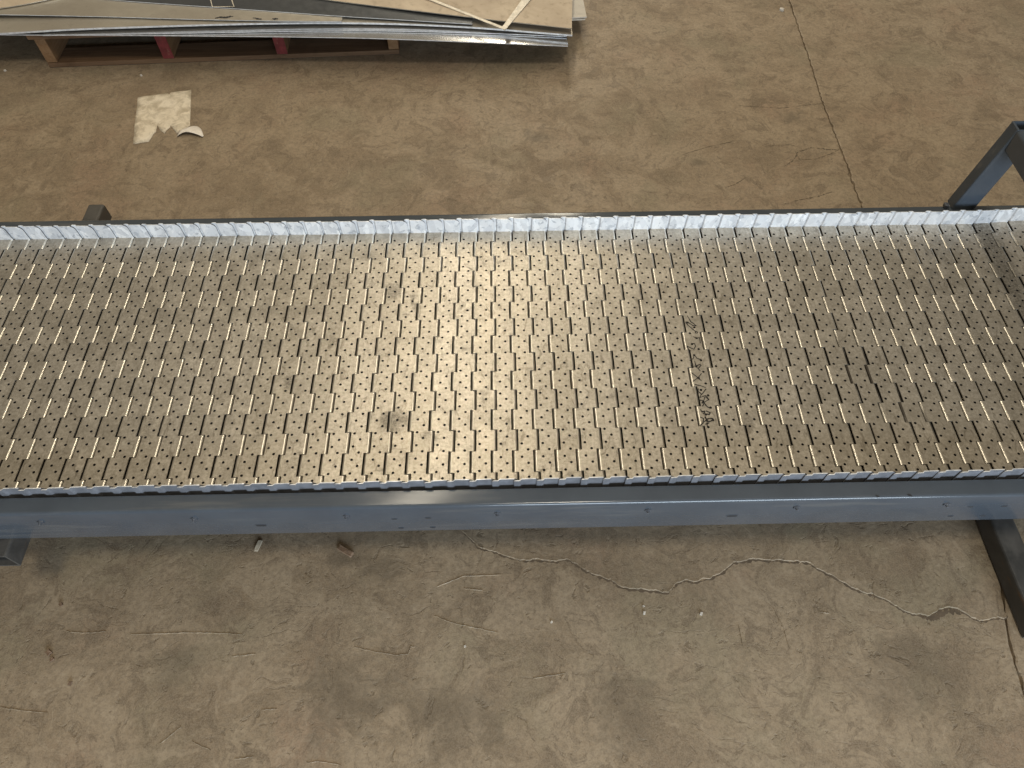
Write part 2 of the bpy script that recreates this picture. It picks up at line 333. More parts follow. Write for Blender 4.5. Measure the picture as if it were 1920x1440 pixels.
CRACK = [(0.62, -0.20), (0.70, -0.225), (0.755, -0.253), (0.765, -0.263), (0.782, -0.278), (0.796, -0.295), (0.813, -0.301), (0.834, -0.307), (0.856, -0.316), (0.884, -0.325), (0.901, -0.327), (0.916, -0.324), (0.941, -0.327), (0.958, -0.33), (0.983, -0.324), (1.002, -0.336), (1.024, -0.352), (1.045, -0.362), (1.072, -0.371), (1.088, -0.384), (1.109, -0.391), (1.137, -0.392), (1.158, -0.396), (1.185, -0.401), (1.2, -0.389), (1.21, -0.382), (1.228, -0.374), (1.244, -0.379), (1.278, -0.372), (1.302, -0.363), (1.318, -0.352), (1.335, -0.34), (1.352, -0.338), (1.376, -0.332), (1.409, -0.337), (1.426, -0.335), (1.453, -0.34), (1.476, -0.339), (1.497, -0.345), (1.516, -0.361), (1.535, -0.372), (1.554, -0.385), (1.572, -0.4), (1.597, -0.41), (1.622, -0.418), (1.64, -0.43), (1.657, -0.444), (1.676, -0.453), (1.697, -0.457), (1.713, -0.456), (1.733, -0.447), (1.751, -0.442), (1.767, -0.443), (1.78, -0.452), (1.793, -0.461), (1.806, -0.47), (1.822, -0.469), (1.846, -0.464), (1.857, -0.467), (1.868, -0.46)]
def build_topping():
    """thin floor topping whose broken front edge makes the long crack"""
    bm = bmesh.new(); pts = []
    for a, b in zip(CRACK, CRACK[1:]):
        n = max(2, int((Vector(b) - Vector(a)).length / 0.004))
        for k in range(n):
            q = Vector(a).lerp(Vector(b), k / n); pts.append((q.x, q.y + .004 * noise.noise((q.x * 70, 0, 0)) + .0022 * noise.noise((q.x * 230, 5, 0))))
    prev = None
    for (x, y) in pts:
        f = min(1.0, max(0.0, (x - 0.66) / 0.25), max(0.0, (1.872 - x) / 0.02)); k1 = noise.noise((x * 60, 3.1, 0)); k2 = noise.noise((x * 25, 9.7, 0)); hh = 0.0004 + f * 0.0019 * (1 + .55 * k1); yw = .004 + .004 * k2
        if 1.70 < x < 1.80: hh *= 1.5
        cur = [bm.verts.new(c) for c in ((x, y - .0005, FLOOR - .0008), (x, y + .0012, FLOOR + hh * 1.06), (x, y + .002 + yw, FLOOR + hh * (.95 - .25 * k2)), (x, max(y + .03, -.16), FLOOR + .0004 + hh * .2), (x, -0.05, FLOOR - .001))]
        if prev:
            for i in range(4): bm.faces.new((prev[i], cur[i], cur[i + 1], prev[i + 1]))
        prev = cur
    bmesh.ops.recalc_face_normals(bm, faces=bm.faces[:])
    if sum(f.normal.z for f in bm.faces) < 0: bmesh.ops.reverse_faces(bm, faces=bm.faces[:])
    from_bm('floor_topping', bm, M['concrete'], floor)
build_topping()
# crack-foot dirt with the lip's shade painted in, and the spalled bay near the floor joint
from_bm('crack_dirt_shade', ribbon([(x, y - .0022) for x, y in CRACK[3:]], FLOOR + .0004, .0044, .9, True, 0, 5), M['dirtshade_crack'], floor)
bm = ribbon([(1.693, -.461), (1.705, -.463), (1.717, -.461), (1.733, -.455), (1.751, -.450), (1.768, -.450), (1.782, -.458)], FLOOR + .0007, .0095, .8)
from_bm('crack_dirt_shade', bm, M['dirtshade_crack'], floor)
HAIR = [[(1.688, 1.001), (1.734, 1.005), (1.769, 1.009), (1.799, 0.993)], [(1.779, 0.978), (1.785, 0.935), (1.836, 0.939), (1.892, 0.963), (1.925, 0.985)], [(1.729, 0.906), (1.759, 0.928), (1.789, 0.973), (1.833, 0.992), (1.881, 0.983), (1.92, 0.98)], [(1.639, 1.211), (1.709, 1.203), (1.777, 1.193), (1.887, 1.21), (1.935, 1.215)], [(1.53, 0.813), (1.566, 0.831), (1.601, 0.858)], [(1.69, 0.74), (1.742, 0.757), (1.801, 0.771), (1.846, 0.789)], [(1.425, 0.969), (1.515, 1.005), (1.623, 1.036)]]
for i, l in enumerate(HAIR): from_bm('hairline_crack', ribbon(l, FLOOR + .0004, .0030 if i in (2, 5) else .0017, 1.3, True, 0, 11), M['faintcrack'], floor)
SCR = [[(0.1, -0.463), (0.158, -0.462), (0.212, -0.461), (0.265, -0.463), (0.325, -0.467)], [(-0.031, -0.454), (0.008, -0.458), (0.05, -0.456)], [(0.708, -0.438), (0.747, -0.453), (0.79, -0.463), (0.838, -0.474)], [(0.552, -0.496), (0.59, -0.505), (0.643, -0.514)], [(0.633, -0.513), (0.659, -0.511), (0.663, -0.497), (0.672, -0.498)], [(-0.112, -0.593), (-0.069, -0.599), (-0.017, -0.605)], [(0.209, -0.662), (0.229, -0.644), (0.242, -0.633)], [(0.485, -0.698), (0.509, -0.696), (0.549, -0.703)], [(0.312, -0.509), (0.358, -0.505)], [(0.268, -0.659), (0.305, -0.674)], [(0.711, -0.378), (0.766, -0.357), (0.844, -0.356)], [(0.387, -0.607), (0.417, -0.606)], [(0.767, -0.383), (0.806, -0.388)], [(0.352, -0.69), (0.386, -0.686)], [(1.398, -0.436), (1.41, -0.479), (1.412, -0.515)], [(1.321, -0.468), (1.321, -0.508)], [(1.494, -0.446), (1.509, -0.449)], [(0.904, -0.561), (0.967, -0.553)]]
for l in SCR: from_bm('scratch_ridge', ribbon(l, FLOOR - .0002, .0026, .7, True, .0014, 9), M['concrete'], floor)

# ------------------------------------------------------------------ conveyor
P = 0.0381; SEG = 0.0432612; BW = 0.3115; RK = 0.0044; CUT = 0.0062; TH = 0.0022
conv = thing('steel_belt_conveyor', 'low conveyor with a perforated hinged steel belt between blue-grey side rails', 'conveyor', (0.86, 0, FLOOR))
def part(name, bm, mat, smooth=False):
    o = from_bm(name, bm, mat, None, None, smooth); o.parent = conv; o.matrix_parent_inverse = Matrix.Translation((-0.86, 0, -FLOOR)); return o
def child_of(o, p):
    o.parent = p; return o
def seg_ranges():
    b = [BW] + [(7.5 - k) * SEG for k in range(1, 15)] + [-BW]
    return [(b[i + 1], b[i], 'A' if i % 2 == 0 else 'B') for i in range(15)]
def slat_mesh():
    G = 0.0006
    left, right = [], []
    for (y0, y1, k) in seg_ranges():           # from +y down to -y
        if k == 'A': xl, xr = CUT, P
        else: xl, xr = 0.0, P - CUT
        # cut notches slightly wider than the knuckles that run in them
        d = G
        if k == 'A': left += [(xl, y1 + (d if y1 < BW else 0)), (xl, y0 - (d if y0 > -BW else 0))]; right += [(xr, y1 - (d if y1 < BW else 0)), (xr, y0 + (d if y0 > -BW else 0))]
        else: left += [(xl, y1 - d), (xl, y0 + d)]; right += [(xr, y1 + d), (xr, y0 - d)]
    outline = left + right[::-1]
    holes = []
    for n in range(22):
        holes.append((0.316 * P, 0.289 - 0.027 * n)); holes.append((0.612 * P, 0.2765 - 0.027 * n))
    HR, HN = 0.0025, 12
    vs = [Vector(p) for p in outline]; es = [(i, (i + 1) % len(vs)) for i in range(len(vs))]
    loops = [list(range(len(vs)))]
    for (hx, hy) in holes:
        b = len(vs)
        vs += [Vector((hx + HR * math.cos(2 * math.pi * i / HN), hy + HR * math.sin(2 * math.pi * i / HN))) for i in range(HN)]
        es += [(b + i, b + (i + 1) % HN) for i in range(HN)]; loops.append(list(range(b, b + HN)))
    rv, re, rf, ov, oe, of = delaunay_2d_cdt(vs, es, [], 0, 1e-6)
    def inside(p):
        c = False
        for i in range(len(outline)):
            (xa, ya), (xb, yb) = outline[i], outline[i - 1]
            if (ya > p.y) != (yb > p.y) and p.x < (xb - xa) * (p.y - ya) / (yb - ya) + xa: c = not c
        return c and all((p.x - hx) ** 2 + (p.y - hy) ** 2 > (HR * .93) ** 2 for hx, hy in holes)
    bm = bmesh.new()
    top = [bm.verts.new((v.x, v.y, 0)) for v in rv]; bot = [bm.verts.new((v.x, v.y, -TH)) for v in rv]
    for f in rf:
        c = sum((Vector(rv[i]) for i in f), Vector((0, 0))) / len(f)
        if not inside(c): continue
        fv = [top[i] for i in f]
        a = (Vector(rv[f[1]]) - Vector(rv[f[0]])).cross(Vector(rv[f[2]]) - Vector(rv[f[0]]))
        if a < 0: fv = fv[::-1]
        bm.faces.new(fv).material_index = 0
        bm.faces.new([bot[i] for i in (f if a < 0 else f[::-1])]).material_index = 0
    edges = [e for e in bm.edges if len(e.link_faces) == 1 and e.verts[0].co.z > -1e-6]
    pair = {id(t): b for t, b in zip(top, bot)}
    for e in edges:
        a, b = e.verts
        mx = (a.co + b.co) / 2; hole = any((mx.x - hx) ** 2 + (mx.y - hy) ** 2 < (HR * 1.05) ** 2 for hx, hy in holes)
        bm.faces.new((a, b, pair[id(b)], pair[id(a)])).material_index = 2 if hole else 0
    bmesh.ops.recalc_face_normals(bm, faces=bm.faces[:])
    # rolled knuckles
    N = 10
    for (y0, y1, k) in seg_ranges():
        ya, yb = y0 + G, y1 - G
        cx, sgn = (P, 1) if k == 'A' else (0.0, -1)
        outer = []; inner = []
        for i in range(N + 1):
            an = math.pi / 2 - math.radians((0, 8, 17, 27, 39, 54, 72, 100, 140, 200, 270)[i])
            for lst, r in ((outer, RK), (inner, RK - TH)):
                x = cx + sgn * r * math.cos(an); z = -RK + r * math.sin(an)
                lst.append((bm.verts.new((x, ya, z)), bm.verts.new((x, yb, z))))
        for i in range(N):
            for lst, flip in ((outer, sgn < 0), (inner, sgn > 0)):
                q = (lst[i][0], lst[i + 1][0], lst[i + 1][1], lst[i][1])
                f = bm.faces.new(q if flip else q[::-1]); f.material_index = 1; f.smooth = True
                # orient outward
                f.normal_update(); c = f.calc_center_median(); o = Vector((c.x - cx, 0, c.z + RK))
                if (f.normal.dot(o) < 0) == (lst is outer): f.normal_flip()
            for s in (0, 1):
                f = bm.faces.new((outer[i][s], outer[i + 1][s], inner[i + 1][s], inner[i][s])); f.material_index = 0
    pass
    for v in [v for v in bm.verts if not v.link_faces]: bm.verts.remove(v)
    split_sharp(bm)
    me = bpy.data.meshes.new('belt_slat'); bm.to_mesh(me); bm.free(); return me
def wing_mesh():
    """overlapping side plate: joggled, with a rounded trailing top corner; local y=0 is the belt edge, outside is +y"""
    x0, xj, xk, x1 = -0.0035, 0.0068, 0.0098, 0.0425; zt, zb = 0.037, -0.012; th = 0.0016
    prof = []                                    # top outline from left to right
    R = 0.011
    prof.append((x0, zt - .003)); prof.append((x0 + .0015, zt - .0006)); prof.append((x0 + .004, zt))
    prof += [(xj, zt), (xk, zt)]
    for i in range(7):
        a = math.pi / 2 - i * (math.pi / 2) / 6; prof.append((x1 - R + R * math.cos(a), zt - R + R * math.sin(a)))
    prof.append((x1, zb))
    def off(x):                                  # joggle: the leading tail sits outside, tucked behind the plate before it
        if x <= xj: return 0.0026
        if x >= xk: return -0.0002 - 0.0004 * (x - xk) / (x1 - xk)
        return 0.0026 + (-0.0002 - 0.0026) * (x - xj) / (xk - xj)
    bm = bmesh.new(); fr = []; bk = []
    for (x, z) in prof[:-1]:
        zz = z if x < x1 - 1e-5 else z
        fr.append((bm.verts.new((x, off(x), zb)), bm.verts.new((x, off(x), z)))); bk.append((bm.verts.new((x, off(x) + th, zb)), bm.verts.new((x, off(x) + th, z))))
    for i in range(len(fr) - 1):
        a, b, c, d = fr[i], fr[i + 1], bk[i], bk[i + 1]
        if (a[0].co - b[0].co).length < 1e-6: continue
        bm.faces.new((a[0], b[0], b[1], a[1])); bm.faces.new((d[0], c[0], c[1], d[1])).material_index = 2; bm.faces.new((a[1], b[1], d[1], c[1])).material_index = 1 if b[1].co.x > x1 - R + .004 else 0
    a, c = fr[0], bk[0]; bm.faces.new((a[0], a[1], c[1], c[0])); a, c = fr[-1], bk[-1]; bm.faces.new((a[0], c[0], c[1], a[1])).material_index = 1  # trailing end edge takes the darker steel tone
    bmesh.ops.recalc_face_normals(bm, faces=bm.faces[:])
    me = bpy.data.meshes.new('side_plate'); bm.to_mesh(me); bm.free(); return me
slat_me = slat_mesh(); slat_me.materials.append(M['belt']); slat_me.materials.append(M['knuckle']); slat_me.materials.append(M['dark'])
wing_far = wing_mesh(); wing_far.materials.append(M['galv']); wing_far.materials.append(M['dark_edge']); wing_far.materials.append(M['shade_galv'])  # outer faces get darker galvanised, standing in for shade on the near side
wing_near = wing_far.copy()
for v in wing_near.vertices: v.co.y = -v.co.y
wing_near.flip_normals()
slats = {}
for i in range(-11, 59):
    s = bpy.data.objects.new('belt_slat', slat_me); COL.objects.link(s); s.parent = conv
    s.location = (i * P - 0.86, random.uniform(-.0003, .0003), -FLOOR + random.uniform(-.0003, .0003)); s.rotation_euler = (random.uniform(-.0006, .0006), random.gauss(0, .008), random.uniform(-.0005, .0005))
    if i >= 50:                                  # the belt starts to climb where it passes under the hoop
        cx, cz = 50 * P, 0.0
        for k in range(50, i): th = math.radians(3.0 if k == 50 else 4.2); cx += P * math.cos(th); cz += P * math.sin(th)
        th = math.radians(3.0 if i == 50 else 4.2); s.location.x = cx - .86; s.location.z = -FLOOR + cz; s.rotation_euler.y = -th
    slats[i] = s
    for me, y in ((wing_far, BW), (wing_near, -BW)):
        g = bpy.data.objects.new('side_plate', me); COL.objects.link(g); g.parent = s
        g.location = (random.uniform(-.0006, .0006), y + (.0002 if y > 0 else -.0002), random.uniform(-.0007, .0007)); g.rotation_euler = (random.uniform(-.012, .012), random.uniform(-.012, .012), random.uniform(-.006, .006))
# handwriting in black marker on one slat
WR = [[(1.2327, 0.0641), (1.2371, 0.0488), (1.2478, 0.0372), (1.2405, 0.0379), (1.2302, 0.0481), (1.2269, 0.047), (1.2306, 0.039), (1.2417, 0.0246), (1.2468, 0.0217), (1.2456, 0.0184), (1.242, 0.0196), (1.2434, 0.024)],
[(1.2361, 0.01), (1.2433, 0.0065), (1.2501, 0.0077)], [(1.249, 0.0077), (1.2482, -0.0066)],
[(1.2302, -0.0062), (1.2366, -0.0071), (1.2373, -0.014), (1.2327, -0.0207), (1.2193, -0.0122), (1.2216, -0.0191), (1.2255, -0.0246)],
[(1.2202, -0.0485), (1.2289, -0.0421), (1.2314, -0.0328), (1.2349, -0.0422), (1.2427, -0.0464)], [(1.2239, -0.0526), (1.2209, -0.0622)], [(1.2203, -0.0622), (1.2302, -0.0606), (1.2405, -0.0569)], [(1.23, -0.0487), (1.2302, -0.0606), (1.2369, -0.0725)], [(1.2408, -0.0595), (1.2347, -0.0659)],
[(1.2192, -0.076), (1.2273, -0.0852), (1.2356, -0.0956)], [(1.2191, -0.0966), (1.23, -0.0884), (1.2385, -0.0782)], [(1.2208, -0.1035), (1.2313, -0.1062), (1.2411, -0.111)],
[(1.2271, -0.1127), (1.2249, -0.1194), (1.2313, -0.1258), (1.241, -0.114)], [(1.2302, -0.1258), (1.2259, -0.1331), (1.2382, -0.1284), (1.2419, -0.1372)], [(1.225, -0.1385), (1.2319, -0.1406), (1.2367, -0.1309), (1.2426, -0.1396)], [(1.227, -0.1454), (1.2324, -0.1443), (1.243, -0.1372)], [(1.2278, -0.1528), (1.2322, -0.1456), (1.2369, -0.1542), (1.2417, -0.1567)],
[(1.2227, -0.1587), (1.2248, -0.1648), (1.2303, -0.1625), (1.2283, -0.1685), (1.2264, -0.1673)], [(1.2324, -0.1626), (1.24, -0.1664), (1.2371, -0.1711), (1.2304, -0.1686)], [(1.2199, -0.1755), (1.2255, -0.1792), (1.2229, -0.1886), (1.217, -0.1932)],
[(1.2293, -0.1745), (1.2308, -0.1841), (1.2298, -0.1959)], [(1.2253, -0.1863), (1.2337, -0.1794), (1.241, -0.1784)], [(1.2281, -0.1757), (1.2335, -0.1865), (1.2412, -0.1831), (1.2429, -0.1796), (1.2388, -0.1795)], [(1.2266, -0.1911), (1.2341, -0.1889)]]
bm = bmesh.new()
for k, l in enumerate(WR):
    b = ribbon([(x - 32 * P, y) for x, y in l], 0.00035, 0.0023 if k > 15 else 0.0018, .25, False, 0, 4)
    me = bpy.data.meshes.new('t'); b.to_mesh(me); b.free(); bm.from_mesh(me); bpy.data.meshes.remove(me)
o = from_bm('marker_writing', bm, M['ink'], slats[32])
slats[32].rotation_euler = (0, 0.004, 0); slats[32].location.z = -FLOOR
# side rails: folded channel, rounded top edge
def rail(sgn):
    prof = []; yo, zt, zb, r, t = 0.352, 0.018, -0.0915, 0.006, 0.0035
    prof.append((0.3215, zt - t)); prof.append((0.3215, zt))
    for i in range(7):
        a = math.pi / 2 - i * math.pi / 12; prof.append((yo - r + r * math.cos(a), zt - r + r * math.sin(a)))
    for i in range(4):
        a = -i * math.pi / 6; prof.append((yo - r + r * math.cos(a), zb + r + r * math.sin(a)))
    prof += [(0.3215, zb), (0.3215, zb + t), (yo - t, zb + t), (yo - t, zt - t)]
    bm = bmesh.new(); xs = [-0.60 + i * 0.05 for i in range(63)]; prev = None
    for x in xs:
        cur = [bm.verts.new((x, sgn * y, z)) for y, z in prof]
        if prev:
            for i in range(len(cur)):
                f = bm.faces.new((prev[i], prev[(i + 1) % len(cur)], cur[(i + 1) % len(cur)], cur[i])); f.smooth = True
        prev = cur
        if x == xs[0]: bm.faces.new(cur)
    bm.faces.new(prev[::-1]); bmesh.ops.recalc_face_normals(bm, faces=bm.faces[:])
    for e in bm.edges:
        if len(e.link_faces) == 2 and e.calc_face_angle(0) > 0.6: e.smooth = False
    o = part('side_rail', bm, M['paint']); return o
near_rail = rail(-1); far_rail = rail(1)
def rail_child(name, bm, mat, smooth=False):
    o = from_bm(name, bm, mat, near_rail, None, smooth); return o
bolt_me = None
for x, z in [(-0.20, -.013), (0.059, -.013), (0.322, -.012), (0.583, -.013), (0.843, -.0135), (1.103, -.012), (1.36, -.0115), (1.62, -.011), (1.88, -.011)]:
    if bolt_me is None:
        bm = bmesh.new()
        bmesh.ops.create_cone(bm, segments=10, radius1=.0036, radius2=.0030, depth=.004, cap_ends=True, matrix=Matrix.Translation((0, -.002, 0)) @ Matrix.Rotation(math.pi / 2, 4, 'X'))
        bmesh.ops.create_cone(bm, segments=6, radius1=.0062, radius2=.0058, depth=.0028, cap_ends=True, matrix=Matrix.Translation((0, -.0008, 0)) @ Matrix.Rotation(math.pi / 2, 4, 'X'))
        bmesh.ops.create_cone(bm, segments=8, radius1=.0026, radius2=.0022, depth=.004, cap_ends=True, matrix=Matrix.Translation((0, -.0045, 0)) @ Matrix.Rotation(math.pi / 2, 4, 'X'))
        bo = rail_child('bolt', bm, M['bolt']); bolt_me = bo.data
    else:
        bo = bpy.data.objects.new('bolt', bolt_me); COL.objects.link(bo); bo.parent = near_rail
    bo.location = (x, -.352, z)
def slot(x, z, w, h):
    bm = bmesh.new(); n = 8; ring = []
    for i in range(n * 2):
        a = math.pi / 2 + math.pi * i / (n - 1) if i < n else -math.pi / 2 + math.pi * (i - n) / (n - 1)
        cx = (-w / 2 + h / 2) if i < n else (w / 2 - h / 2); ring.append((cx + h / 2 * math.cos(a), h / 2 * math.sin(a)))
    rim = [bm.verts.new((px * 1.18, -.3523, pz * 1.3)) for px, pz in ring]; inn = [bm.verts.new((px, -.3524, pz)) for px, pz in ring]
    for i in range(len(ring)): bm.faces.new((rim[i], rim[(i + 1) % len(ring)], inn[(i + 1) % len(ring)], inn[i])).material_index = 1
    bm.faces.new(inn).material_index = 0; bmesh.ops.recalc_face_normals(bm, faces=bm.faces[:])
    if bm.faces[:][-1].normal.y > 0: bmesh.ops.reverse_faces(bm, faces=bm.faces[:])
    o = from_bm('slot_hole', bm, [M['dark'], M['paint']], near_rail); o.location = (x, 0, z)
for x, z in [(0.426, -.048), (1.257, -.046)]: slot(x, z, .019, .0075)
for x, z in [(0.663, -.031), (0.722, -.029), (0.669, -.073), (0.726, -.073), (1.67, -.026), (1.73, -.026), (1.656, -.067), (1.715, -.068)]: slot(x, z, .0095, .0042)
# scuffs on the rail edge
for pts in ([(1.486, -.3475), (1.492, -.349)], [(1.54, -.346), (1.548, -.3495)]):
    from_bm('paint_chip', ribbon(pts, .0184, .003, .4, True, 0, 3), M['dark'], near_rail)
# added pan, cross tubes, legs, floor foot, hoop over the belt
def cbox(name, *a, mat, bev=0.0, skew=None):
    bm = bmesh.new(); bm_box(bm, *a, bev, skew); return part(name, bm, mat)
cbox('added_dark_pan', -0.6, 2.49, -0.3185, 0.3185, -0.0885, -0.0865, mat=M['dark'])  # unseen pan, added so the belt holes and gaps stay dark
bm = bmesh.new(); tube_y(bm, -.088, -.037, -.383, -.300, -.1425, -.0925, .004); part('cross_tube', bm, M['rust'])
bm = bmesh.new(); tube_y(bm, -.170, -.130, .290, .522, -.1375, -.0925, .004); part('cross_tube', bm, M['rust'])
bm = bmesh.new(); tube_y(bm, 1.877, 1.928, -.505, .505, FLOOR + .001, FLOOR + .051, .004); part('foot_tube', bm, M['rust'])
bm = bmesh.new(); tube_y(bm, -.56, -.51, -.505, .505, FLOOR + .001, FLOOR + .051, .004); part('foot_tube', bm, M['rust'])
for x, y in ((1.880, -.12), (1.880, .25), (-.559, -.30), (-.559, .25)): cbox('leg', x, x + .048, y, y + .048, FLOOR + .052, -.093, mat=M['paint'], bev=.004)
def lean(x0, z0): return lambda c: Vector((c.x + 0.135 * (c.z - z0), c.y, c.z))
def post(y0, y1):
    bm = bmesh.new()
    tube_y(bm, 0, .051, 0, .2075, 0, y1 - y0, .0045)     # built along Y, then stood up
    for v in bm.verts:
        z = v.co.y; v.co = Vector((1.863 + v.co.x + 0.121 * z, y0 + (y1 - y0 - v.co.z) * .6, 0.0185 + z))
    bmesh.ops.recalc_face_normals(bm, faces=bm.faces[:]); return part('hoop_post', bm, M['paint'])
post(.3375, .3885) ; post(-.3675, -.3165)
bm = bmesh.new(); tube_y(bm, 1.888, 1.938, -.336, .337, .176, .2255, .004); part('hoop_crossbar', bm, M['paint'])
cbox('post_bolt', 1.846, 1.856, .340, .352, .0185, .028, mat=M['bolt'], bev=.002)

# ------------------------------------------------------------------ pallet with sheet stack
pal = thing('wooden_pallet', 'worn wooden pallet with red painted stringer ends under the sheet stack', 'pallet', (-0.1, 1.5, FLOOR))
ang = math.radians(2.35); ca, sa = math.cos(ang), math.sin(ang)
def pw(c):
    x, y = c.x, c.y; return Vector((-0.718 + x * ca - y * sa, 1.482 + x * sa + y * ca, c.z))
def pbox(name, x0, x1, y0, y1, z0, z1, mat, parent=None, bev=.002):
    bm = bmesh.new(); bm_box(bm, x0, x1, y0, y1, z0, z1, bev, pw); o = from_bm(name, bm, mat)
    o.parent = parent or pal
    if parent is None: o.matrix_parent_inverse = Matrix.Translation((0.1, -1.5, -FLOOR))
    return o
z0 = FLOOR + .001
for y in (0.0, .45, .91): pbox('bottom_board', 0, 1.222, y, y + .095, z0, z0 + .016, M['wood'])
for i, x in enumerate((0.0, .402, .796, 1.186)):
    s = pbox('stringer', x, x + .036, 0.002, 1.0, z0 + .017, z0 + .107, M['woody'])
    if i in (1, 2): pbox('painted_end', x - .0005, x + .0365, -.0005, .0015, z0 + .0175, z0 + .1065, M['red'], s, .0003); s['label'] = 'stringer with a red painted end'
for k in range(7): pbox('deck_board', -.01, 1.23, -.012 + k * .15, .085 + k * .15, z0 + .1085, z0 + .1245, M['wood'])

def resample(e, n):
    L = [0.0]
    for a, b in zip(e, e[1:]): L.append(L[-1] + (Vector(b) - Vector(a)).length)
    out = []
    for i in range(n + 1):
        s = L[-1] * i / n; k = 0
        while k < len(L) - 2 and L[k + 1] < s: k += 1
        f = (s - L[k]) / (L[k + 1] - L[k]); out.append(Vector(e[k]).lerp(Vector(e[k + 1]), f))
    # relax so that the sheet bends instead of kinking
    for _ in range(6):
        q = [v.copy() for v in out]
        for i in range(1, n): out[i] = q[i] * .5 + (q[i - 1] + q[i + 1]) * .25
    return out
def sheet(name, label, edge, back, th, mat, edge_mat=None, cat='metal sheet', n=48):
    """thin bent plate: front edge polyline, extruded to the back by vector(s) back"""
    e = resample(edge, n); bm = bmesh.new(); rows = []
    for k, v in enumerate(e):
        f = k / n; bv = Vector(back[0]).lerp(Vector(back[1]), f)
        rows.append([bm.verts.new(v + bv * t + Vector((0, 0, -.0))) for t in (0, .15, .5, 1)])
    low = [[bm.verts.new(v.co - Vector((0, 0, th))) for v in r] for r in rows]
    for a, b, c, d in zip(rows, rows[1:], low, low[1:]):
        for j in range(3):
            f = bm.faces.new((a[j], b[j], b[j + 1], a[j + 1])); f.smooth = True; bm.faces.new((c[j + 1], d[j + 1], d[j], c[j]))
        bm.faces.new((c[0], d[0], b[0], a[0])).material_index = 1; bm.faces.new((a[3], b[3], d[3], c[3])).material_index = 1
    for r, l in ((rows[0], low[0]), (rows[-1], low[-1])):
        for j in range(3): bm.faces.new((r[j], r[j + 1], l[j + 1], l[j])).material_index = 1
    bmesh.ops.recalc_face_normals(bm, faces=bm.faces[:])
    for ed in bm.edges:
        if len(ed.link_faces) == 2 and ed.calc_face_angle(0) > .5: ed.smooth = False
    o = from_bm(name, bm, [mat, edge_mat or mat]); tag(o, label, cat, 'sheets stacked on the pallet'); return o
B = [(0.03, .95, 0.0), (0.03, .95, 0.0)]
ES = M['edge_steel']
sheet('metal_sheet', 'lowest bright steel sheet in the stack, resting on the pallet boards', [(-1.279, 1.492, -0.2), (-0.714, 1.467, -0.2), (-0.302, 1.454, -0.2), (0.191, 1.436, -0.202), (0.44, 1.427, -0.205), (0.617, 1.42, -0.211), (0.794, 1.418, -0.22), (0.936, 1.418, -0.229), (1.089, 1.422, -0.24)], B, .003, M['steel'], ES)
sheet('metal_sheet', 'bright steel sheet set slightly back on top of the lowest sheet', [(-0.66, 1.456, -0.196), (-0.213, 1.457, -0.196), (0.189, 1.463, -0.198), (0.437, 1.464, -0.201), (0.615, 1.464, -0.207), (0.794, 1.466, -0.216), (0.938, 1.469, -0.225), (1.088, 1.47, -0.235)], B, .0025, M['steel'], ES)
sheet('metal_sheet', 'dull wavy steel sheet with a shiny front edge drooping at the left', [(-1.334, 1.463, -0.197), (-0.798, 1.459, -0.19), (-0.622, 1.469, -0.184), (-0.388, 1.475, -0.182), (-0.095, 1.484, -0.182), (0.188, 1.491, -0.184), (0.437, 1.49, -0.188), (0.615, 1.486, -0.195), (0.794, 1.481, -0.204), (0.938, 1.47, -0.213), (1.105, 1.459, -0.223)], B, .006, M['dull'], ES)
sheet('metal_sheet', 'grey sheet with a marker scribble below the dark sheet', [(-1.188, 1.563, -0.176), (-0.815, 1.55, -0.176), (-0.459, 1.528, -0.176), (-0.168, 1.504, -0.176), (0.12, 1.486, -0.176), (0.332, 1.485, -0.18)], [(0, .9, .004), (.03, .9, .006)], .002, M['dull'], ES)
sheet('metal_sheet', 'dark slate grey sheet lying skewed across the stack', [(-0.848, 1.717, -0.172), (-0.683, 1.671, -0.172), (-0.467, 1.624, -0.172), (-0.054, 1.562, -0.172), (0.33, 1.508, -0.175), (0.768, 1.479, -0.192)], [(.0, .85, 0), (.04, .85, 0)], .002, M['slate'], ES)
sheet('coated_sheet', 'tan coated sheet on top at the right end of the stack', [(-0.06, 1.692, -0.168), (0.057, 1.657, -0.168), (0.322, 1.589, -0.17), (0.579, 1.535, -0.175), (0.825, 1.494, -0.185), (0.973, 1.475, -0.193), (1.102, 1.46, -0.201)], [(.065, .85, 0), (.065, .85, 0)], .003, M['tan'], M['dull'])
sheet('coated_sheet', 'tan sheet corner at the far left end of the stack', [(-1.481, 1.452, -0.17), (-0.832, 1.579, -0.17), (-0.75, 1.604, -0.17), (-0.695, 1.626, -0.17), (-0.609, 1.672, -0.17)], [(-.1, .8, 0), (-.1, .7, 0)], .003, M['tan'], M['dull'])
sheet('pale_board', 'pale grey board sticking out beyond the right end of the stack', [(0.75, 1.59, -.25), (1.168, 1.615, -0.25)], [(-.03, .8, 0), (-.03, .8, 0)], .004, M['pale'], M['white'], 'board', 12)
sheet('pale_board', 'second pale board just below the first at the right end', [(0.75, 1.589, -.257), (1.163, 1.614, -0.257)], [(-.03, .8, 0), (-.03, .8, 0)], .004, M['pale'], M['white'], 'board', 12)
def flat_strip(name, pts, z, mat, label, cat, th=.0012, group=None):
    bm = bmesh.new(); t = [bm.verts.new((p[0], p[1], (p[2] if len(p) > 2 else z))) for p in pts]; b = [bm.verts.new(v.co - Vector((0, 0, th))) for v in t]
    bm.faces.new(t); bm.faces.new(b[::-1])
    for i in range(len(t)): bm.faces.new((t[i], b[i], b[(i + 1) % len(t)], t[(i + 1) % len(t)]))
    bmesh.ops.recalc_face_normals(bm, faces=bm.faces[:]); o = from_bm(name, bm, mat); tag(o, label, cat, group); return o
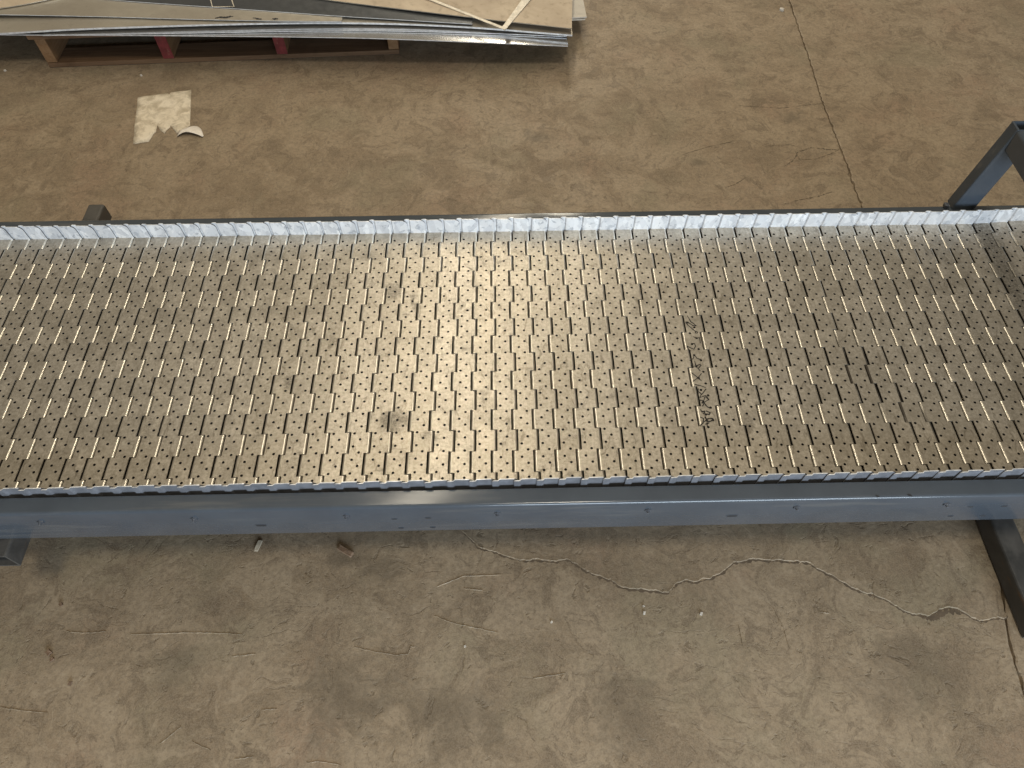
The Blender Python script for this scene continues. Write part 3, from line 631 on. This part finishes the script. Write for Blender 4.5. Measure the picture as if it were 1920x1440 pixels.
flat_strip('strap', [(0.422, 1.716, -0.163), (0.627, 1.593, -0.1725), (0.866, 1.44, -0.1862), (0.876, 1.432, -0.1885), (0.884, 1.443, -0.1875), (0.643, 1.596, -0.1725), (0.44, 1.72, -.163)], 0, M['strap'], 'thin cream strap running diagonally over the tan sheet', 'strap')
flat_strip('strap', [(0.876, 1.432, -0.187), (0.886, 1.446, -0.186), (0.966, 1.612, -0.188), (1.033, 1.751, -.188), (0.995, 1.751, -.188), (0.936, 1.612, -.187), (0.867, 1.443, -.185)], 0, M['strap'], 'wider tapering cream strap on the tan sheet', 'strap')
bm = ribbon([(-0.142, 1.654), (-0.113, 1.572), (-0.039, 1.57), (-0.071, 1.653)], -.1712, .003, .1, False, 0.0003, 2); tag(from_bm('wire', bm, M['strap']), 'thin bent wire lying on the dark slate sheet', 'wire')
slab = [o for o in S.objects if o.get('label', '').startswith('grey sheet with a marker')][0]
for l in ([(-.092, 1.507), (-.077, 1.514), (-.057, 1.510), (-.047, 1.515), (-.032, 1.516)], [(.035, 1.506), (.052, 1.501), (.066, 1.497)], [(.10, 1.500), (.12, 1.497)]):
    from_bm('marker_scribble', ribbon(l, -.1754, .009, .5, True, 0, 4), M['dark'], slab)

# ------------------------------------------------------------------ paper and debris on the floor
def paper_obj():
    out = [(-0.362, 1.305), (-0.312, 1.315), (-0.267, 1.324), (-0.26, 1.319), (-0.258, 1.328), (-0.191, 1.341), (-0.169, 1.237), (-0.151, 1.148), (-0.167, 1.129), (-0.184, 1.109), (-0.193, 1.12), (-0.215, 1.152), (-0.214, 1.141), (-0.223, 1.124), (-0.223, 1.11), (-0.24, 1.125), (-0.251, 1.142), (-0.258, 1.154), (-0.254, 1.121), (-0.259, 1.108), (-0.264, 1.071), (-0.311, 1.059), (-0.333, 1.16)]
    vs = []
    for i in range(len(out)):
        a, b = Vector(out[i]), Vector(out[(i + 1) % len(out)]); n = max(1, int((b - a).length / .012))
        for k in range(n): vs.append(a.lerp(b, k / n) + Vector((random.uniform(-.0004, .0004), random.uniform(-.0004, .0004))))
    nb = len(vs); poly = [v.copy() for v in vs]
    def ins(p):
        c = False
        for i in range(nb):
            a, b = poly[i], poly[i - 1]
            if (a.y > p.y) != (b.y > p.y) and p.x < (b.x - a.x) * (p.y - a.y) / (b.y - a.y) + a.x: c = not c
        return c
    for _ in range(260):
        p = Vector((random.uniform(-.36, -.15), random.uniform(1.06, 1.34)))
        if ins(p): vs.append(p)
    rv, re, rf, *_ = delaunay_2d_cdt(vs, [(i, (i + 1) % nb) for i in range(nb)], [], 0, 1e-6)
    bm = bmesh.new(); V = []
    for v in rv: V.append(bm.verts.new((v.x, v.y, FLOOR + .0012 + random.random() ** 2 * (.0045 if all((v - e).length > .004 for e in poly) else .001))))
    for f in rf:
        c = sum((Vector(rv[i]) for i in f), Vector((0, 0))) / len(f)
        if ins(c): bm.faces.new([V[i] for i in f]).smooth = True
    for v in [v for v in bm.verts if not v.link_faces]: bm.verts.remove(v)
    bmesh.ops.recalc_face_normals(bm, faces=bm.faces[:])
    if bm.faces[:][0].normal.z < 0: bmesh.ops.reverse_faces(bm, faces=bm.faces[:])
    o = from_bm('paper_sheet', bm, M['paper']); tag(o, 'dirty torn sheet of paper with a ragged edge, lying on the floor', 'paper')
    sol = o.modifiers.new('thickness', 'SOLIDIFY'); sol.thickness = .0006
    # the clean curled-over corner
    bm = bmesh.new(); rows = []
    bot = resample([(-.180, 1.092, 0), (-.170, 1.100, 0), (-.153, 1.109, 0), (-.124, 1.102, 0), (-.096, 1.089, 0)], 14)
    topc = resample([(-.179, 1.122, 0), (-.151, 1.143, 0), (-.136, 1.152, 0), (-.116, 1.140, 0), (-.101, 1.113, 0), (-.095, 1.094, 0)], 14)
    for k in range(15):
        f = k / 14; lift = .013 * math.sin(math.pi * f) ** .8
        row = []
        for t in (0, .3, .65, 1):
            z = .0025 + lift * (1 - t) ** 1.3; q = bot[k].lerp(topc[k], t); row.append(bm.verts.new((q.x, q.y - .6 * (z - .0025), FLOOR + z)))
        rows.append(row)
    for a, b in zip(rows, rows[1:]):
        for j in range(3): bm.faces.new((a[j], b[j], b[j + 1], a[j + 1])).smooth = True
    c = from_bm('curled_corner', bm, M['white_paper'], o); c['label'] = 'clean white curled corner'
    s2 = c.modifiers.new('thickness', 'SOLIDIFY'); s2.thickness = .0006
paper_obj()
def chip(name, x, y, lx, ly, h, rot, mat, label, cat, group=None):
    bm = bmesh.new(); bmesh.ops.create_cube(bm, size=1.0)
    bmesh.ops.subdivide_edges(bm, edges=bm.edges[:], cuts=1, use_grid_fill=True)
    for v in bm.verts:
        v.co = Vector((v.co.x * lx, v.co.y * ly, (v.co.z + .5) * h)); v.co += Vector((random.uniform(-.1, .1) * lx, random.uniform(-.1, .1) * ly, random.uniform(-.12, .12) * h if v.co.z > h * .3 else 0))
    o = from_bm(name, bm, mat); o.location = (x, y, FLOOR); o.rotation_euler = (0, 0, rot); tag(o, label, cat, group)
chip('wood_chip',   .324, -.283, .008, .022, .004, -.25, M['palewood'], 'small pale wood sliver on the floor in front of the conveyor', 'wood chip')
chip('wood_chip', .512, -.298, .036, .010, .006, -.55, M['brownwood'], 'brown splinter on the floor below the pair of rail holes', 'wood chip')
for x, y, s, lab in [(1.134, -.441, .0055, 'white pebble below the low bend of the floor crack'), (1.134, -.427, .004, 'tiny white crumb just above a white pebble'), (1.249, -.445, .0055, 'white pebble right of the low bend of the floor crack'), (-.384, 1.428, .007, 'white crumb on the floor between the pallet and the torn paper'), (-.868, 1.468, .007, 'white crumb on the floor left of the pallet'), (1.92, 1.78, .014, 'pale scrap lying beside the floor joint at the back'), (.771, -.499, .004, 'tiny white crumb under the middle of the conveyor front'), (.945, -.455, .004, 'tiny white crumb left of the floor crack bend')]:
    chip('debris_crumb', x, y, s, s * .8, s * .6, random.random() * 3, M['white'], lab, 'debris')
for x, y, s, lab in [(-.051, -.495, .010, 'larger dark crumb at the lower left of the floor'), (-.041, -.508, .007, 'smaller dark crumb below the larger one at lower left'), (.009, -.553, .007, 'lone dark crumb at the lower left of the floor'), (-.059, -.400, .007, 'dark crumb on the floor near the left cross tube')]:
    chip('debris_crumb', x, y, s, s * .8, s * .6, random.random() * 3, M['brownwood'], lab, 'debris')
